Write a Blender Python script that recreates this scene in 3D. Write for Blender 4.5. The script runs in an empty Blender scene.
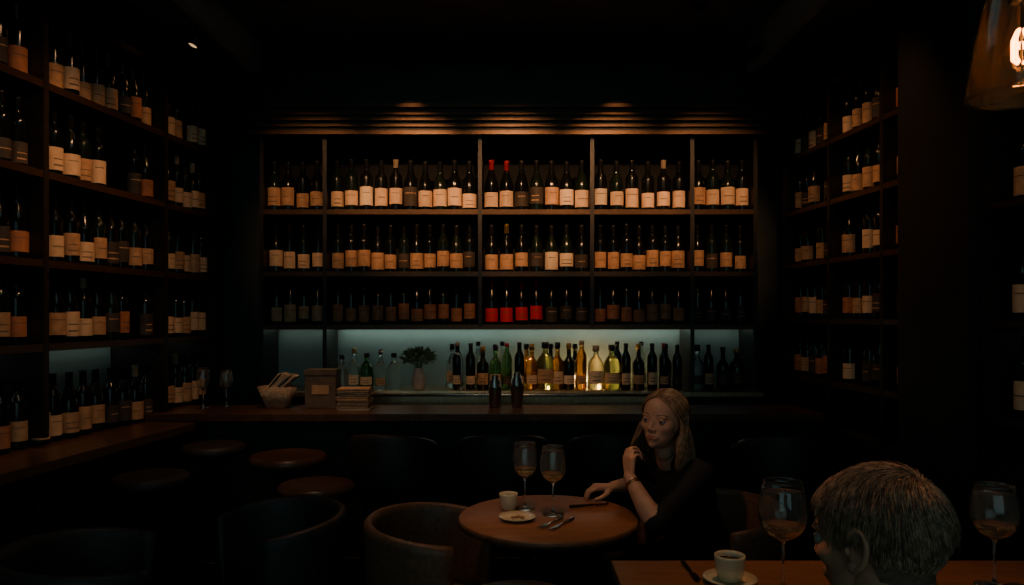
import bpy, math, random
import numpy as np
from mathutils import Vector, Matrix
random.seed(7); np.random.seed(7)
COL = bpy.context.scene.collection

# ------------------------------------------------------------------ materials
MATS = {}
def mat(name, col, rough=0.5, metal=0.0, trans=0.0, emis=None, estr=0.0, nscale=12.0, namt=0.25,
        coat=0.0, spec=0.5, bump=0.0, ior=1.45, stretch=(1,1,1), kind='noise', sss=0.0):
    m = bpy.data.materials.new(name); m.use_nodes = True
    nt = m.node_tree; b = nt.nodes['Principled BSDF']
    b.inputs['Roughness'].default_value = rough
    b.inputs['Metallic'].default_value = metal
    b.inputs['Transmission Weight'].default_value = trans
    b.inputs['IOR'].default_value = ior
    b.inputs['Specular IOR Level'].default_value = spec
    b.inputs['Coat Weight'].default_value = coat
    if sss > 0:
        b.inputs['Subsurface Weight'].default_value = sss
        b.inputs['Subsurface Radius'].default_value = (1.0, 0.35, 0.2)
        b.inputs['Subsurface Scale'].default_value = 0.006
    c = (col[0], col[1], col[2], 1)
    b.inputs['Base Color'].default_value = c
    if namt > 0:
        tc = nt.nodes.new('ShaderNodeTexCoord'); mp = nt.nodes.new('ShaderNodeMapping')
        mp.inputs['Scale'].default_value = stretch
        nt.links.new(tc.outputs['Object'], mp.inputs['Vector'])
        n = nt.nodes.new('ShaderNodeTexNoise'); n.inputs['Scale'].default_value = nscale
        n.inputs['Detail'].default_value = 6
        nt.links.new(mp.outputs['Vector'], n.inputs['Vector'])
        r = nt.nodes.new('ShaderNodeValToRGB')
        r.color_ramp.elements[0].position = 0.3; r.color_ramp.elements[1].position = 0.7
        lo = [max(0, x*(1-namt)) for x in col]; hi = [min(1, x*(1+namt)) for x in col]
        r.color_ramp.elements[0].color = (*lo, 1); r.color_ramp.elements[1].color = (*hi, 1)
        src = n.outputs['Fac']
        if kind == 'wood':
            w = nt.nodes.new('ShaderNodeTexWave'); w.wave_type = 'BANDS'; w.bands_direction = 'Y'
            w.inputs['Scale'].default_value = nscale*1.6; w.inputs['Distortion'].default_value = 6
            w.inputs['Detail'].default_value = 4; w.inputs['Detail Scale'].default_value = 1.5
            nt.links.new(mp.outputs['Vector'], w.inputs['Vector'])
            mx = nt.nodes.new('ShaderNodeMath'); mx.operation = 'MULTIPLY_ADD'
            mx.inputs[1].default_value = 0.45
            nt.links.new(w.outputs['Fac'], mx.inputs[0])
            m2 = nt.nodes.new('ShaderNodeMath'); m2.operation = 'MULTIPLY'; m2.inputs[1].default_value = 0.55
            nt.links.new(n.outputs['Fac'], m2.inputs[0]); nt.links.new(m2.outputs[0], mx.inputs[2])
            src = mx.outputs[0]
        nt.links.new(src, r.inputs['Fac'])
        nt.links.new(r.outputs['Color'], b.inputs['Base Color'])
        if bump > 0:
            bp = nt.nodes.new('ShaderNodeBump'); bp.inputs['Strength'].default_value = bump
            bp.inputs['Distance'].default_value = 0.002
            nt.links.new(src, bp.inputs['Height']); nt.links.new(bp.outputs['Normal'], b.inputs['Normal'])
    if emis:
        b.inputs['Emission Color'].default_value = (*emis, 1)
        b.inputs['Emission Strength'].default_value = estr
    MATS[name] = m
    return m

mat('wall_paint', (0.040,0.055,0.057), 0.8, nscale=6)
mat('ceiling_paint', (0.10,0.105,0.10), 0.9, nscale=5)
mat('soffit_paint', (0.24,0.25,0.22), 0.8, nscale=5)
mat('floor_wood', (0.030,0.022,0.017), 0.45, nscale=4, kind='wood', stretch=(3,1,1))
mat('shelf_wood', (0.020,0.014,0.012), 0.45, nscale=8, kind='wood', stretch=(1,1,3), namt=0.35)
mat('shelf_back', (0.006,0.007,0.008), 0.8, nscale=6)
mat('bronze', (0.095,0.053,0.029), 0.38, metal=0.6, nscale=30, stretch=(1,1,8))
mat('bar_wood', (0.10,0.048,0.027), 0.3, nscale=6, kind='wood', stretch=(1,6,1))
mat('bar_front', (0.014,0.013,0.013), 0.6, nscale=8)
mat('table_wood', (0.34,0.135,0.058), 0.36, nscale=7, kind='wood', stretch=(1,5,1), namt=0.45, bump=0.1)
mat('table_edge', (0.16,0.07,0.035), 0.4, nscale=20)
mat('black_metal', (0.015,0.015,0.016), 0.4, metal=0.7, namt=0.1)
mat('steel', (0.45,0.43,0.40), 0.25, metal=1.0, nscale=20)
mat('steel_panel', (0.52,0.38,0.23), 0.3, metal=0.9, nscale=30, stretch=(6,1,1))
mat('niche_panel', (0.28,0.34,0.32), 0.35, nscale=3, namt=0.12, coat=0.3)
mat('led', (0.8,0.9,0.9), 0.5, emis=(0.70,0.92,0.80), estr=6.2, namt=0)
mat('led_dim', (0.8,0.9,0.9), 0.5, emis=(0.70,0.88,0.76), estr=2.2, namt=0)
mat('led_warm', (0.9,0.7,0.4), 0.5, emis=(1.0,0.66,0.25), estr=12.0, namt=0)
mat('leather', (0.19,0.088,0.048), 0.42, nscale=60, bump=0.25)
mat('leather_dark', (0.036,0.027,0.023), 0.5, nscale=60, bump=0.25)
mat('wine_glass_dark', (0.005,0.006,0.006), 0.14, nscale=10, spec=0.5)
mat('wine_glass_green', (0.008,0.014,0.008), 0.14, nscale=10, spec=0.5)
mat('cap_black', (0.012,0.012,0.013), 0.35)
mat('cap_red', (0.34,0.02,0.025), 0.35)
mat('cap_gold', (0.45,0.28,0.09), 0.3, metal=0.7)
mat('cap_cream', (0.35,0.26,0.18), 0.5)
mat('label_cream', (0.84,0.55,0.33), 0.75, nscale=30, namt=0.1)
mat('label_white', (0.90,0.67,0.44), 0.75, nscale=30, namt=0.08)
mat('label_tan', (0.60,0.33,0.17), 0.75, nscale=30, namt=0.2)
mat('label_rust', (0.52,0.19,0.09), 0.75, nscale=30, namt=0.2)
mat('label_dark', (0.06,0.045,0.035), 0.7)
mat('label_red', (0.90,0.03,0.04), 0.6, namt=0.15)
mat('label_ink', (0.20,0.12,0.08), 0.7)
mat('clear_glass', (0.98,0.94,0.88), 0.02, trans=0.955, namt=0, spec=0.8, ior=1.5)
mat('shade_glass', (0.60,0.46,0.34), 0.02, trans=0.95, namt=0, ior=1.3)
mat('thin_glass', (0.98,0.85,0.7), 0.0, trans=1.0, namt=0, ior=1.2)
mat('glass_pale', (0.72,0.86,0.82), 0.05, trans=0.85, namt=0)
mat('glass_green', (0.11,0.30,0.10), 0.06, trans=0.85, namt=0)
mat('glass_lime', (0.42,0.44,0.14), 0.06, trans=0.85, namt=0)
mat('glass_amber', (0.58,0.26,0.06), 0.06, trans=0.85, namt=0)
mat('glass_gold', (0.95,0.80,0.42), 0.08, trans=0.70, namt=0)
mat('amber_reflection', (0.95,0.66,0.30), 0.0, trans=0.93, namt=0, ior=1.33)  # tint standing in for the amber reflection in the glass bowls
mat('porcelain', (0.88,0.74,0.48), 0.25, namt=0.04, coat=0.4)
mat('coffee', (0.05,0.02,0.01), 0.15)
mat('paper', (0.66,0.50,0.36), 0.8, namt=0.1)
mat('wicker', (0.42,0.28,0.18), 0.7, nscale=80, bump=0.6, namt=0.4)
mat('carton', (0.16,0.11,0.075), 0.8, nscale=20)
mat('vase', (0.55,0.42,0.36), 0.4, nscale=20)
mat('leaf', (0.065,0.12,0.055), 0.5, nscale=40, namt=0.5)
mat('skin', (0.60,0.33,0.22), 0.5, nscale=40, namt=0.05, sss=0.25)
mat('skin_man', (0.50,0.25,0.15), 0.5, nscale=40, namt=0.08, sss=0.15)
mat('lips', (0.42,0.14,0.10), 0.4, namt=0.05)
mat('brow', (0.09,0.05,0.03), 0.8)
mat('eye_white', (0.42,0.37,0.33), 0.15, namt=0)
mat('iris', (0.05,0.03,0.02), 0.1, namt=0)
mat('hair_blonde', (0.31,0.185,0.100), 0.42, nscale=60, namt=0.5)
mat('hair_root', (0.085,0.050,0.032), 0.6, nscale=60, namt=0.4)
mat('hair_man', (0.42,0.27,0.17), 0.5, nscale=90, namt=0.5)
mat('hair_man_root', (0.15,0.09,0.058), 0.7, nscale=90, namt=0.4)
mat('cloth_black', (0.008,0.008,0.010), 0.85, nscale=80, bump=0.2)
mat('cloth_navy', (0.016,0.018,0.022), 0.85, nscale=80, bump=0.2)
mat('bracelet', (0.6,0.42,0.2), 0.3, metal=1.0)
mat('filament', (1,0.6,0.2), 0.5, emis=(1.0,0.42,0.10), estr=50.0, namt=0)
mat('lens', (1,0.8,0.5), 0.5, emis=(1.0,0.6,0.28), estr=0.8, namt=0)
mat('vent', (0.24,0.21,0.17), 0.7)

# ------------------------------------------------------------------ mesh builder
class MB:
    def __init__(s): s.v=[]; s.f=[]; s.m=[]; s.s=[]; s.names=[]
    def mi(s, n):
        if n not in s.names: s.names.append(n)
        return s.names.index(n)
    def add(s, V, F, mt, smooth=False, M=None):
        o = len(s.v)
        if M is not None: V = [tuple(M @ Vector(p)) for p in V]
        s.v += [tuple(p) for p in V]
        for k, f in enumerate(F):
            s.f.append(tuple(i+o for i in f))
            s.m.append(s.mi(mt[k] if isinstance(mt, list) else mt)); s.s.append(smooth)
    def box(s, c, d, mt, M=None, rz=0.0, taper=1.0):
        x,y,z = c; a,b,h = d[0]/2, d[1]/2, d[2]/2
        V = []
        cs, sn = math.cos(rz), math.sin(rz)
        for dz, t in ((-h,1.0),(h,taper)):
            for dx,dy in ((-a,-b),(a,-b),(a,b),(-a,b)):
                dx*=t; dy*=t
                V.append((x+dx*cs-dy*sn, y+dx*sn+dy*cs, z+dz))
        F = [(0,3,2,1),(4,5,6,7),(0,1,5,4),(1,2,6,5),(2,3,7,6),(3,0,4,7)]
        s.add(V,F,mt,False,M)
    def lathe(s, prof, mt, seg=24, M=None, smooth=True):
        V=[]; F=[]; mm=[]
        idx=[]
        for r,z in prof:
            if r < 1e-6: idx.append([len(V)]); V.append((0,0,z))
            else:
                idx.append(list(range(len(V), len(V)+seg)))
                V += [(r*math.cos(2*math.pi*k/seg), r*math.sin(2*math.pi*k/seg), z) for k in range(seg)]
        for i in range(len(prof)-1):
            A,B = idx[i], idx[i+1]; m_ = mt[i] if isinstance(mt, list) else mt
            for k in range(seg):
                k2=(k+1)%seg
                if len(A)==1 and len(B)==1: continue
                if len(A)==1: F.append((A[0],B[k2],B[k]))
                elif len(B)==1: F.append((A[k],A[k2],B[0]))
                else: F.append((A[k],A[k2],B[k2],B[k]))
                mm.append(m_)
        s.add(V,F,mm,smooth,M)
    def tube(s, pts, rad, mt, seg=8, smooth=True, M=None, closed=False):
        P=[Vector(p) for p in pts]; n=len(P)
        if not hasattr(rad,'__len__'): rad=[rad]*n
        V=[];F=[]
        t0=(P[1]-P[0]).normalized()
        a=Vector((0,0,1)) if abs(t0.z)<0.9 else Vector((1,0,0))
        u=t0.cross(a).normalized()
        for i in range(n):
            if closed: t=(P[(i+1)%n]-P[i-1]).normalized()
            else: t=(P[min(i+1,n-1)]-P[max(i-1,0)]).normalized()
            u=(u-t*u.dot(t)).normalized(); w=t.cross(u)
            for k in range(seg):
                an=2*math.pi*k/seg
                V.append(P[i]+(u*math.cos(an)+w*math.sin(an))*rad[i])
        rng = n if closed else n-1
        for i in range(rng):
            j=(i+1)%n
            for k in range(seg):
                k2=(k+1)%seg
                F.append((i*seg+k,i*seg+k2,j*seg+k2,j*seg+k))
        if not closed:
            F.append(tuple(range(seg))[::-1]); F.append(tuple((n-1)*seg+k for k in range(seg)))
        s.add(V,F,mt,smooth,M)
    def ell(s, c, r, mt, M=None, seg=20, rings=12):
        prof=[(math.sin(math.pi*i/rings), -math.cos(math.pi*i/rings)) for i in range(rings+1)]
        prof[0]=(0,-1); prof[-1]=(0,1)
        T = Matrix.Translation(c) @ Matrix.Diagonal((r[0],r[1],r[2],1))
        if M is not None: T = M @ T
        s.lathe(prof, mt, seg, T)
    def build(s, name, parent=None, bevel=0.0):
        me=bpy.data.meshes.new(name); me.from_pydata(s.v,[],s.f)
        for n in s.names: me.materials.append(MATS[n])
        me.polygons.foreach_set('material_index', s.m)
        me.polygons.foreach_set('use_smooth', s.s)
        me.update()
        ob=bpy.data.objects.new(name,me); COL.objects.link(ob)
        if parent: ob.parent=parent
        if bevel>0:
            md=ob.modifiers.new('bevel','BEVEL'); md.width=bevel; md.segments=2; md.limit_method='ANGLE'; md.angle_limit=math.radians(50)
        return ob
def empty(name, loc=(0,0,0)):
    e=bpy.data.objects.new(name,None); e.empty_display_size=0.1; COL.objects.link(e); return e
def T(x,y,z,rz=0.0,s=1.0):
    return Matrix.Translation((x,y,z)) @ Matrix.Rotation(rz,4,'Z') @ Matrix.Diagonal((s,s,s,1))

# ------------------------------------------------------------------ camera
CZ=1.42
cam=bpy.data.cameras.new('camera'); cam.sensor_width=36; cam.lens=36*750/1024; cam.shift_y=22.5/1024
cam.clip_start=0.05
co=bpy.data.objects.new('camera',cam); COL.objects.link(co)
co.location=(0,0,CZ); co.rotation_euler=(math.radians(90),0,0)
bpy.context.scene.camera=co

# ------------------------------------------------------------------ room
def simple(name, c, d, mt, rz=0):
    b=MB(); b.box(c,d,mt,rz=rz); return b.build(name)
simple('floor',(0,1.7,-0.05),(7,7,0.1),'floor_wood')
simple('ceiling',(0,1.7,3.09),(7,7,0.1),'ceiling_paint')
simple('wall_back',(0,5.05,1.52),(6.6,0.1,3.04),'wall_paint')
# unseen front wall; gap between the piers added to let world fill in
b=MB(); b.box((-2.6,-1.6,1.52),(1.4,0.1,3.04),'wall_paint'); b.box((2.6,-1.6,1.52),(1.4,0.1,3.04),'wall_paint'); b.box((0,-1.6,0.35),(3.8,0.1,0.7),'wall_paint'); b.build('wall_front')
aL=math.atan2(0.117,1.0)
simple('wall_left',(-2.45,1.7,1.52),(0.1,6.9,3.04),'wall_paint',rz=-aL)
simple('wall_right',(2.26,1.7,1.52),(0.1,6.9,3.04),'wall_paint',rz=0.083)
b=MB(); b.box((-2.15,1.7,2.97),(1.2,6.4,0.14),'ceiling_paint'); b.box((-1.53,1.7,2.95),(0.05,6.4,0.18),'soffit_paint'); b.build('trim_1')
b=MB(); b.box((2.05,1.7,2.97),(1.2,6.4,0.14),'ceiling_paint'); b.box((1.43,1.7,2.95),(0.05,6.4,0.18),'soffit_paint'); b.build('trim_2')
simple('baseboard_back',(0,4.99,0.06),(5,0.02,0.12),'shelf_wood')
b=MB(); b.box((-0.5,3.35,3.032),(0.42,0.26,0.02),'vent')
for i in range(6): b.box((-0.5,3.25+i*0.04,3.018),(0.38,0.012,0.012),'vent')
b.build('ceiling_vent')

# ------------------------------------------------------------------ bottles
BORD=[(0,0.004),(0.030,0),(0.036,0.003),(0.037,0.010),(0.037,0.185),(0.0355,0.198),(0.030,0.210),(0.021,0.222),(0.0155,0.236),(0.0145,0.250),(0.0150,0.2505),(0.0148,0.288),(0.0162,0.290),(0.0162,0.300),(0,0.300)]
BURG=[(0,0.004),(0.033,0),(0.040,0.003),(0.041,0.010),(0.041,0.140),(0.0395,0.160),(0.035,0.180),(0.027,0.204),(0.020,0.222),(0.0160,0.240),(0.0165,0.2405),(0.0150,0.282),(0.0165,0.284),(0.0165,0.300),(0,0.300)]
def bottle(mb, x,y,z, face, kind=None, s=1.0, glass=None, cap=None, label=None, seg=14):
    kind = kind or random.choice([BORD,BORD,BURG])
    glass = glass or random.choice(['wine_glass_dark','wine_glass_dark','wine_glass_green'])
    cap = cap or random.choice(['cap_black']*6+['cap_red','cap_gold','cap_cream'])
    label = label or random.choice(['label_cream']*4+['label_white']*3+['label_tan']*3+['label_dark'])
    M=T(x,y,z,0,s)
    cut=9
    mats=[glass if i<cut else cap for i in range(len(kind)-1)]
    mb.lathe(kind,mats,seg,M)
    if label!='none':
        R=(kind[4][0])+0.0007
        fa=face+random.uniform(-0.25,0.25)
        lo=random.uniform(0.018,0.042); hi=lo+random.uniform(0.080,0.115); hi=min(hi,0.138)
        rows=[0,0.18,0.25,0.46,0.51,0.66,0.70,1.0]; nc=10; span=1.38
        ink='label_ink' if label!='label_dark' else 'label_tan'
        V=[];F=[];mm=[]
        for r in rows:
            for k in range(nc+1):
                a=fa-span+2*span*k/nc
                V.append((R*math.cos(a),R*math.sin(a),lo+(hi-lo)*r))
        st=random.choice([(3,),(1,3),(5,),(5,)])
        w0=random.choice([2,3,3])
        for i in range(len(rows)-1):
            for k in range(nc):
                q=i*(nc+1)+k
                F.append((q,q+1,q+nc+2,q+nc+1))
                mm.append(ink if (i in st and w0<=k<nc-w0) else label)
        mb.add(V,F,mm,True,M)

def frame(o,u,v): 
    return Matrix(((u[0],v[0],0,o[0]),(u[1],v[1],0,o[1]),(0,0,1,0),(0,0,0,1)))

# ------------------------------------------------------------------ back shelving
XB=[-1.50,-1.122,-0.192,0.480,1.080,1.458]
b=MB(); YF=4.50; DEP=0.30
for z in (2.05,1.678,1.36):
    b.box((-0.021,YF+DEP/2,z-0.012),(2.99,DEP,0.024),'shelf_wood')
    b.box((-0.021,YF-0.004,z-0.012),(2.99,0.008,0.030),'bronze')
for i,x in enumerate(XB):
    zb = 0.97 if i in (0,1,4,5) else 1.35
    b.box((x,YF+DEP/2-0.005,(zb+2.49)/2),(0.024,DEP+0.01,2.49-zb),'shelf_wood')
b.box((-0.021,YF+DEP+0.01,1.92),(2.99,0.02,1.16),'shelf_back')
b.box((-0.021,YF+0.14,2.75),(3.1,0.34,0.52),'shelf_wood')
for i,(z,p,h) in enumerate([(2.500,0.05,0.022),(2.545,0.035,0.014),(2.580,0.045,0.014),(2.615,0.035,0.012),(2.66,0.05,0.02)]):
    b.box((-0.021,YF-p/2-0.02,z),(3.1,p,h),'bronze')
b.box((-0.021,YF+DEP-0.01,1.155),(2.97,0.02,0.37),'niche_panel')
b.box((0.0,YF+0.23,1.338),(2.15,0.02,0.010),'led')
b.box((1.27,YF+0.23,1.338),(0.32,0.02,0.010),'led_dim')
b.box((-1.31,YF+0.23,1.338),(0.32,0.02,0.010),'led_dim')
b.build('wall_shelving_unit')

b=MB(); fb=-math.pi/2
def lin(a,c,n): return [a+(c-a)*i/(n-1) for i in range(n)]
bays=[(-1.445,-1.19,4),(-1.065,-0.26,10),(-0.125,0.425,7),(0.54,1.02,6),(1.135,1.40,4)]
tl=lambda: random.choice(['label_cream','label_cream','label_white','label_cream','label_tan','label_cream'])
for i,(a,c,n) in enumerate(bays):
    caps = ['cap_red','cap_red','cap_black','cap_black','cap_black','cap_black','cap_black'] if i==2 else None
    for k,x in enumerate(lin(a,c,n)):
        lab = tl() if i!=0 else 'label_tan'
        if i==1 and k==5: lab='label_dark'
        if i==2 and k in (2,3): lab='label_dark'
        bottle(b,x,4.575+random.uniform(-0.012,0.012),2.051,fb,cap=(caps[k] if caps else random.choice(['cap_black']*9+['cap_cream'])),label=lab,
               kind=BURG if (i==2 or random.random()<0.4) else BORD, s=random.uniform(1.01,1.06))
bays2=[(-1.445,-1.19,4),(-1.065,-0.26,11),(-0.125,0.425,7),(0.54,1.02,7),(1.135,1.40,4)]
for i,(a,c,n) in enumerate(bays2):
    for k,x in enumerate(lin(a,c,n)):
        lab='label_tan' if i in (1,3,4) else 'label_cream'
        if i==2: lab='label_tan' if k<4 else 'label_white'
        if random.random()<0.1: lab='label_dark'
        bottle(b,x,4.60+random.uniform(-0.012,0.012),1.679,fb,label=lab,kind=BURG if i==2 else None,cap='cap_black' if i!=2 else ('cap_gold' if k==1 else 'cap_black'),s=random.uniform(0.96,1.0))
for i,(a,c,n) in enumerate(bays2):
    for k,x in enumerate(lin(a,c,n)):
        lab='label_rust' if i!=0 else 'label_tan'; cap='cap_black'
        if i==2:
            lab='label_red' if k<4 else 'label_dark'; cap='cap_red' if k<4 or k==6 else 'cap_black'
        if i==4: lab='label_dark'
        bottle(b,x,4.60+random.uniform(-0.012,0.012),1.361,fb,label=lab,cap=cap,kind=BURG if i==2 else None,s=random.uniform(0.90,0.95))
b.build('wine_bottles')

# ------------------------------------------------------------------ left shelving
ua=(0.1162,0.9932); va=(-0.9932,0.1162); OL=(-2.08,1.40); ML=frame(OL,ua,va)
b=MB(); L=3.02
LZ=[1.30,1.64,2.00,2.36,2.70]
for z in LZ:
    b.box((L/2,0.15,z-0.012),(L,0.30,0.024),'shelf_wood',ML)
    b.box((L/2,-0.004,z-0.012),(L,0.008,0.03),'bronze',ML)
for u in (0.012,0.80,1.64,2.487,L-0.012):
    b.box((u,0.145,1.91),(0.03,0.31,1.97),'shelf_wood',ML)
b.box((L/2,0.31,1.89),(L,0.02,2.01),'shelf_back',ML)
b.box((L/2,0.295,1.09),(L,0.01,0.38),'niche_panel',ML)
b.box((L/2+0.0,0.24,1.280),(L-0.1,0.02,0.008),'led_dim',ML)
b.box((L/2,0.15,2.84),(L,0.32,0.12),'shelf_wood',ML)
b.build('wall_shelving_unit.001')
b=MB(); LC=2.38
b.box((LC/2-0.1,0.05,0.865),(LC+0.2,0.56,0.04),'bar_wood',ML)
b.box((LC/2-0.1,0.09,0.42),(LC+0.2,0.46,0.84),'bar_front',ML)
for i in range(5): b.box((0.2+i*0.48,-0.145,0.44),(0.43,0.012,0.70),'bar_front',ML)
b.build('side_cabinet',bevel=0.003)
b=MB()
faL=math.atan2(-va[1],-va[0])
for ri,z in enumerate([0.886]+LZ[:-1]):
    for bi,(u0,u1) in enumerate(((0.08,0.74),(0.86,1.59),(1.70,2.43),(2.55,2.96))):
        n=int((u1-u0)/0.082)+1
        zz=z if not (ri==0 and bi==3) else 0.922
        for k in range(n):
            u=u0+(u1-u0)*k/(n-1)
            if ri in (3,) and bi==2 and 5<=k<=6: continue
            if random.random()<0.03: continue
            v=0.075+random.uniform(-0.008,0.008)
            p=ML@Vector((u,v,0))
            lab=random.choice(['label_cream','label_cream','label_tan','label_tan'])
            if k>=5 and bi==2: lab=random.choice(['label_tan','label_rust','label_dark'])
            if bi in (0,1): lab=random.choice(['label_tan','label_dark','label_rust'])
            bottle(b,p.x,p.y,zz+0.001,faL-0.45,label=lab,cap=random.choice(['cap_black']*9+['cap_cream']),s=random.uniform(0.93,1.0) if ri else 0.95,seg=12)
b.build('wine_bottles.001')

# ------------------------------------------------------------------ right shelving
ur=(0.083,-0.9966); vr=(0.9966,0.083); OR=(1.59,4.40); MR=frame(OR,ur,vr)
b=MB()
RZ=[1.08,1.40,1.71,2.01,2.32,2.62]
for z in RZ:
    b.box((0.60,0.13,z-0.012),(1.20,0.26,0.022),'shelf_wood',MR)
    b.box((0.60,-0.004,z-0.012),(1.20,0.008,0.026),'bronze',MR)
for u in (0.012,0.546,1.02,1.19):
    b.box((u,0.125,1.86),(0.024,0.27,2.06),'shelf_wood',MR)
b.box((0.6,0.27,1.86),(1.2,0.02,2.06),'shelf_back',MR)
b.box((0.6,0.12,0.42),(1.2,0.28,0.84),'bar_front',MR)
b.build('wall_shelving_unit.002')
b=MB(); b.box((1.43,0.12,1.45),(0.44,0.34,2.9),'bar_front',MR); b.box((1.43,-0.055,0.08),(0.46,0.02,0.16),'shelf_wood',MR)
b.build('wall_pillar')
b=MB()
for z in (1.05,1.40,1.82,2.20,2.60):
    b.box((2.40,0.13,z-0.012),(1.48,0.28,0.024),'shelf_wood',MR)
for u in (1.665,2.15,2.65,3.13): b.box((u,0.125,1.45),(0.024,0.29,2.86),'shelf_wood',MR)
b.box((2.4,0.28,1.45),(1.48,0.02,2.86),'shelf_back',MR)
b.box((2.4,0.265,1.22),(1.44,0.01,0.32),'niche_panel',MR)
b.box((2.4,0.22,1.38),(1.40,0.02,0.008),'led_dim',MR)
b.box((2.4,0.10,0.45),(1.46,0.26,0.9),'bar_front',MR)
b.build('wall_shelving_unit.003')
b=MB(); faR=math.atan2(-vr[1],-vr[0])
for ri,z in enumerate(RZ[:-1]):
    for (u0,u1) in ((0.07,0.49),(0.60,0.965),(1.065,1.145)):
        n=max(1,int((u1-u0)/0.075)+1)
        for k in range(n):
            if random.random()<0.08: continue
            u=u0+(u1-u0)*(k/(n-1) if n>1 else 0.5)
            p=MR@Vector((u,0.075,0))
            bottle(b,p.x,p.y,z+0.001,faR+0.4,s=0.88,label=random.choice(['label_cream','label_dark','label_tan','label_tan','label_rust']),cap='cap_black',seg=12)
for z in (1.05,1.40,1.82,2.20):
    for (u0,u1) in ((1.75,2.07),(2.24,2.57),(2.74,3.06)):
        n=4
        for k in range(n):
            p=MR@Vector((u0+(u1-u0)*k/(n-1),0.09,0))
            bottle(b,p.x,p.y,z+0.001,faR+0.3,s=0.98 ,label=random.choice(['label_cream','label_tan','label_tan','label_dark']),cap='cap_black',seg=12)
b.build('wine_bottles.002')

# ------------------------------------------------------------------ bar counter + back bar
b=MB()
b.box((-0.17,3.985,0.90),(3.50,0.39,0.04),'bar_wood')
b.box((-0.15,4.02,0.44),(3.44,0.28,0.88),'bar_front')
for i in range(8): b.box((-1.40+i*0.39,3.874,0.46),(0.35,0.014,0.72),'bar_front')
b.tube([(-1.5,3.80,0.18),(1.45,3.80,0.18)],0.018,'black_metal')
for x in (-1.4,-0.5,0.5,1.4): b.tube([(x,3.80,0.18),(x,3.88,0.18)],0.01,'black_metal')
b.build('bar_counter',bevel=0.004)
b=MB()
b.box((0.0,4.60,0.955),(2.94,0.44,0.03),'steel_panel')
b.box((0.0,4.63,0.47),(2.90,0.38,0.94),'bar_front')
b.box((0.06,4.40,0.925),(1.9,0.02,0.10),'steel_panel')
b.tube([(-0.85,4.36,0.955),(1.0,4.36,0.955)],0.008,'steel')
for i in range(9): b.tube([(-0.85+i*0.23,4.36,0.955),(-0.85+i*0.23,4.39,0.955)],0.006,'steel',seg=6)
b.build('back_bar_cabinet',bevel=0.003)

LQ1=[(0,0.004),(0.034,0),(0.039,0.004),(0.039,0.15),(0.036,0.17),(0.022,0.19),(0.014,0.205),(0.0135,0.25),(0.017,0.251),(0.017,0.285),(0,0.285)]
LQ2=[(0,0.004),(0.040,0),(0.045,0.006),(0.046,0.12),(0.042,0.15),(0.028,0.175),(0.015,0.19),(0.014,0.215),(0.019,0.216),(0.019,0.245),(0,0.245)]
LQ3=[(0,0.004),(0.028,0),(0.032,0.004),(0.032,0.20),(0.028,0.22),(0.015,0.245),(0.013,0.275),(0.015,0.276),(0.015,0.30),(0,0.30)]
b=MB()
def liq(x,y,prof,glass,label='label_cream',cap='cap_black',s=1.0,z=0.971):
    M=T(x,y,z,0,s); n=len(prof)-1
    b.lathe(prof,[glass if i<n-3 else cap for i in range(n)],18,M)
    if label!='none':
        R=prof[3][0]+0.0008; lo,hi=0.035,0.035+random.uniform(0.05,0.08); V=[];F=[];mm=[]
        rows=[0,.2,.3,.5,.56,1]
        for r in rows:
            for k in range(9):
                a=fb-1.0+2.0*k/8; V.append((R*math.cos(a),R*math.sin(a),lo+(hi-lo)*r))
        for i in range(5):
            for k in range(8):
                q=i*9+k; F.append((q,q+1,q+10,q+9)); mm.append('label_ink' if i in(1,3) and 1<k<6 else label)
        b.add(V,F,mm,True,M)
Y=4.53
for x,p,g,l,c,s in [(-1.03,LQ2,'glass_pale','none','cap_black',.85),(-0.955,LQ1,'glass_pale','label_white','cap_gold',.88),(-0.875,LQ2,'glass_green','label_cream','cap_black',.9),(-0.79,LQ1,'glass_pale','label_tan','steel',.85),(-0.715,LQ2,'glass_pale','none','cap_black',.9),
    (-0.33,LQ3,'wine_glass_dark','label_cream','cap_cream',.95),(-0.25,LQ3,'wine_glass_green','label_cream','cap_black',.93),(-0.175,LQ1,'wine_glass_green','label_tan','cap_gold',.92),(-0.10,LQ1,'glass_green','label_tan','cap_black',.95),(-0.03,LQ3,'glass_green','label_dark','cap_red',.93),(0.045,LQ3,'wine_glass_green','label_tan','cap_black',.95),
    (0.12,LQ1,'glass_amber','label_cream','cap_gold',.97),(0.20,LQ2,'glass_lime','label_tan','cap_black',1.17),(0.275,LQ1,'glass_amber','label_cream','cap_black',1.0),(0.345,LQ1,'wine_glass_green','label_white','cap_gold',.98),(0.42,LQ3,'glass_amber','label_tan','cap_cream',.98),(0.505,LQ2,'glass_gold','label_white','cap_cream',1.08),(0.60,LQ2,'glass_lime','label_cream','cap_black',1.1),
    (0.685,LQ3,'wine_glass_green','label_cream','cap_black',.93),(0.765,LQ1,'wine_glass_dark','label_tan','cap_gold',.97),(0.845,LQ3,'wine_glass_green','label_cream','cap_black',.93),(0.92,LQ3,'wine_glass_dark','label_tan','cap_red',.93),(1.00,LQ3,'wine_glass_dark','label_dark','cap_black',.9),(1.12,LQ1,'glass_pale','label_dark','cap_black',.95),(1.19,LQ3,'wine_glass_dark','label_tan','cap_black',.9),(1.27,LQ1,'wine_glass_green','label_dark','cap_black',.9),(1.36,LQ2,'wine_glass_dark','label_dark','cap_gold',1.0)]:
    liq(x,Y+random.uniform(-0.02,0.02),p,g,l,c,s)
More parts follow.
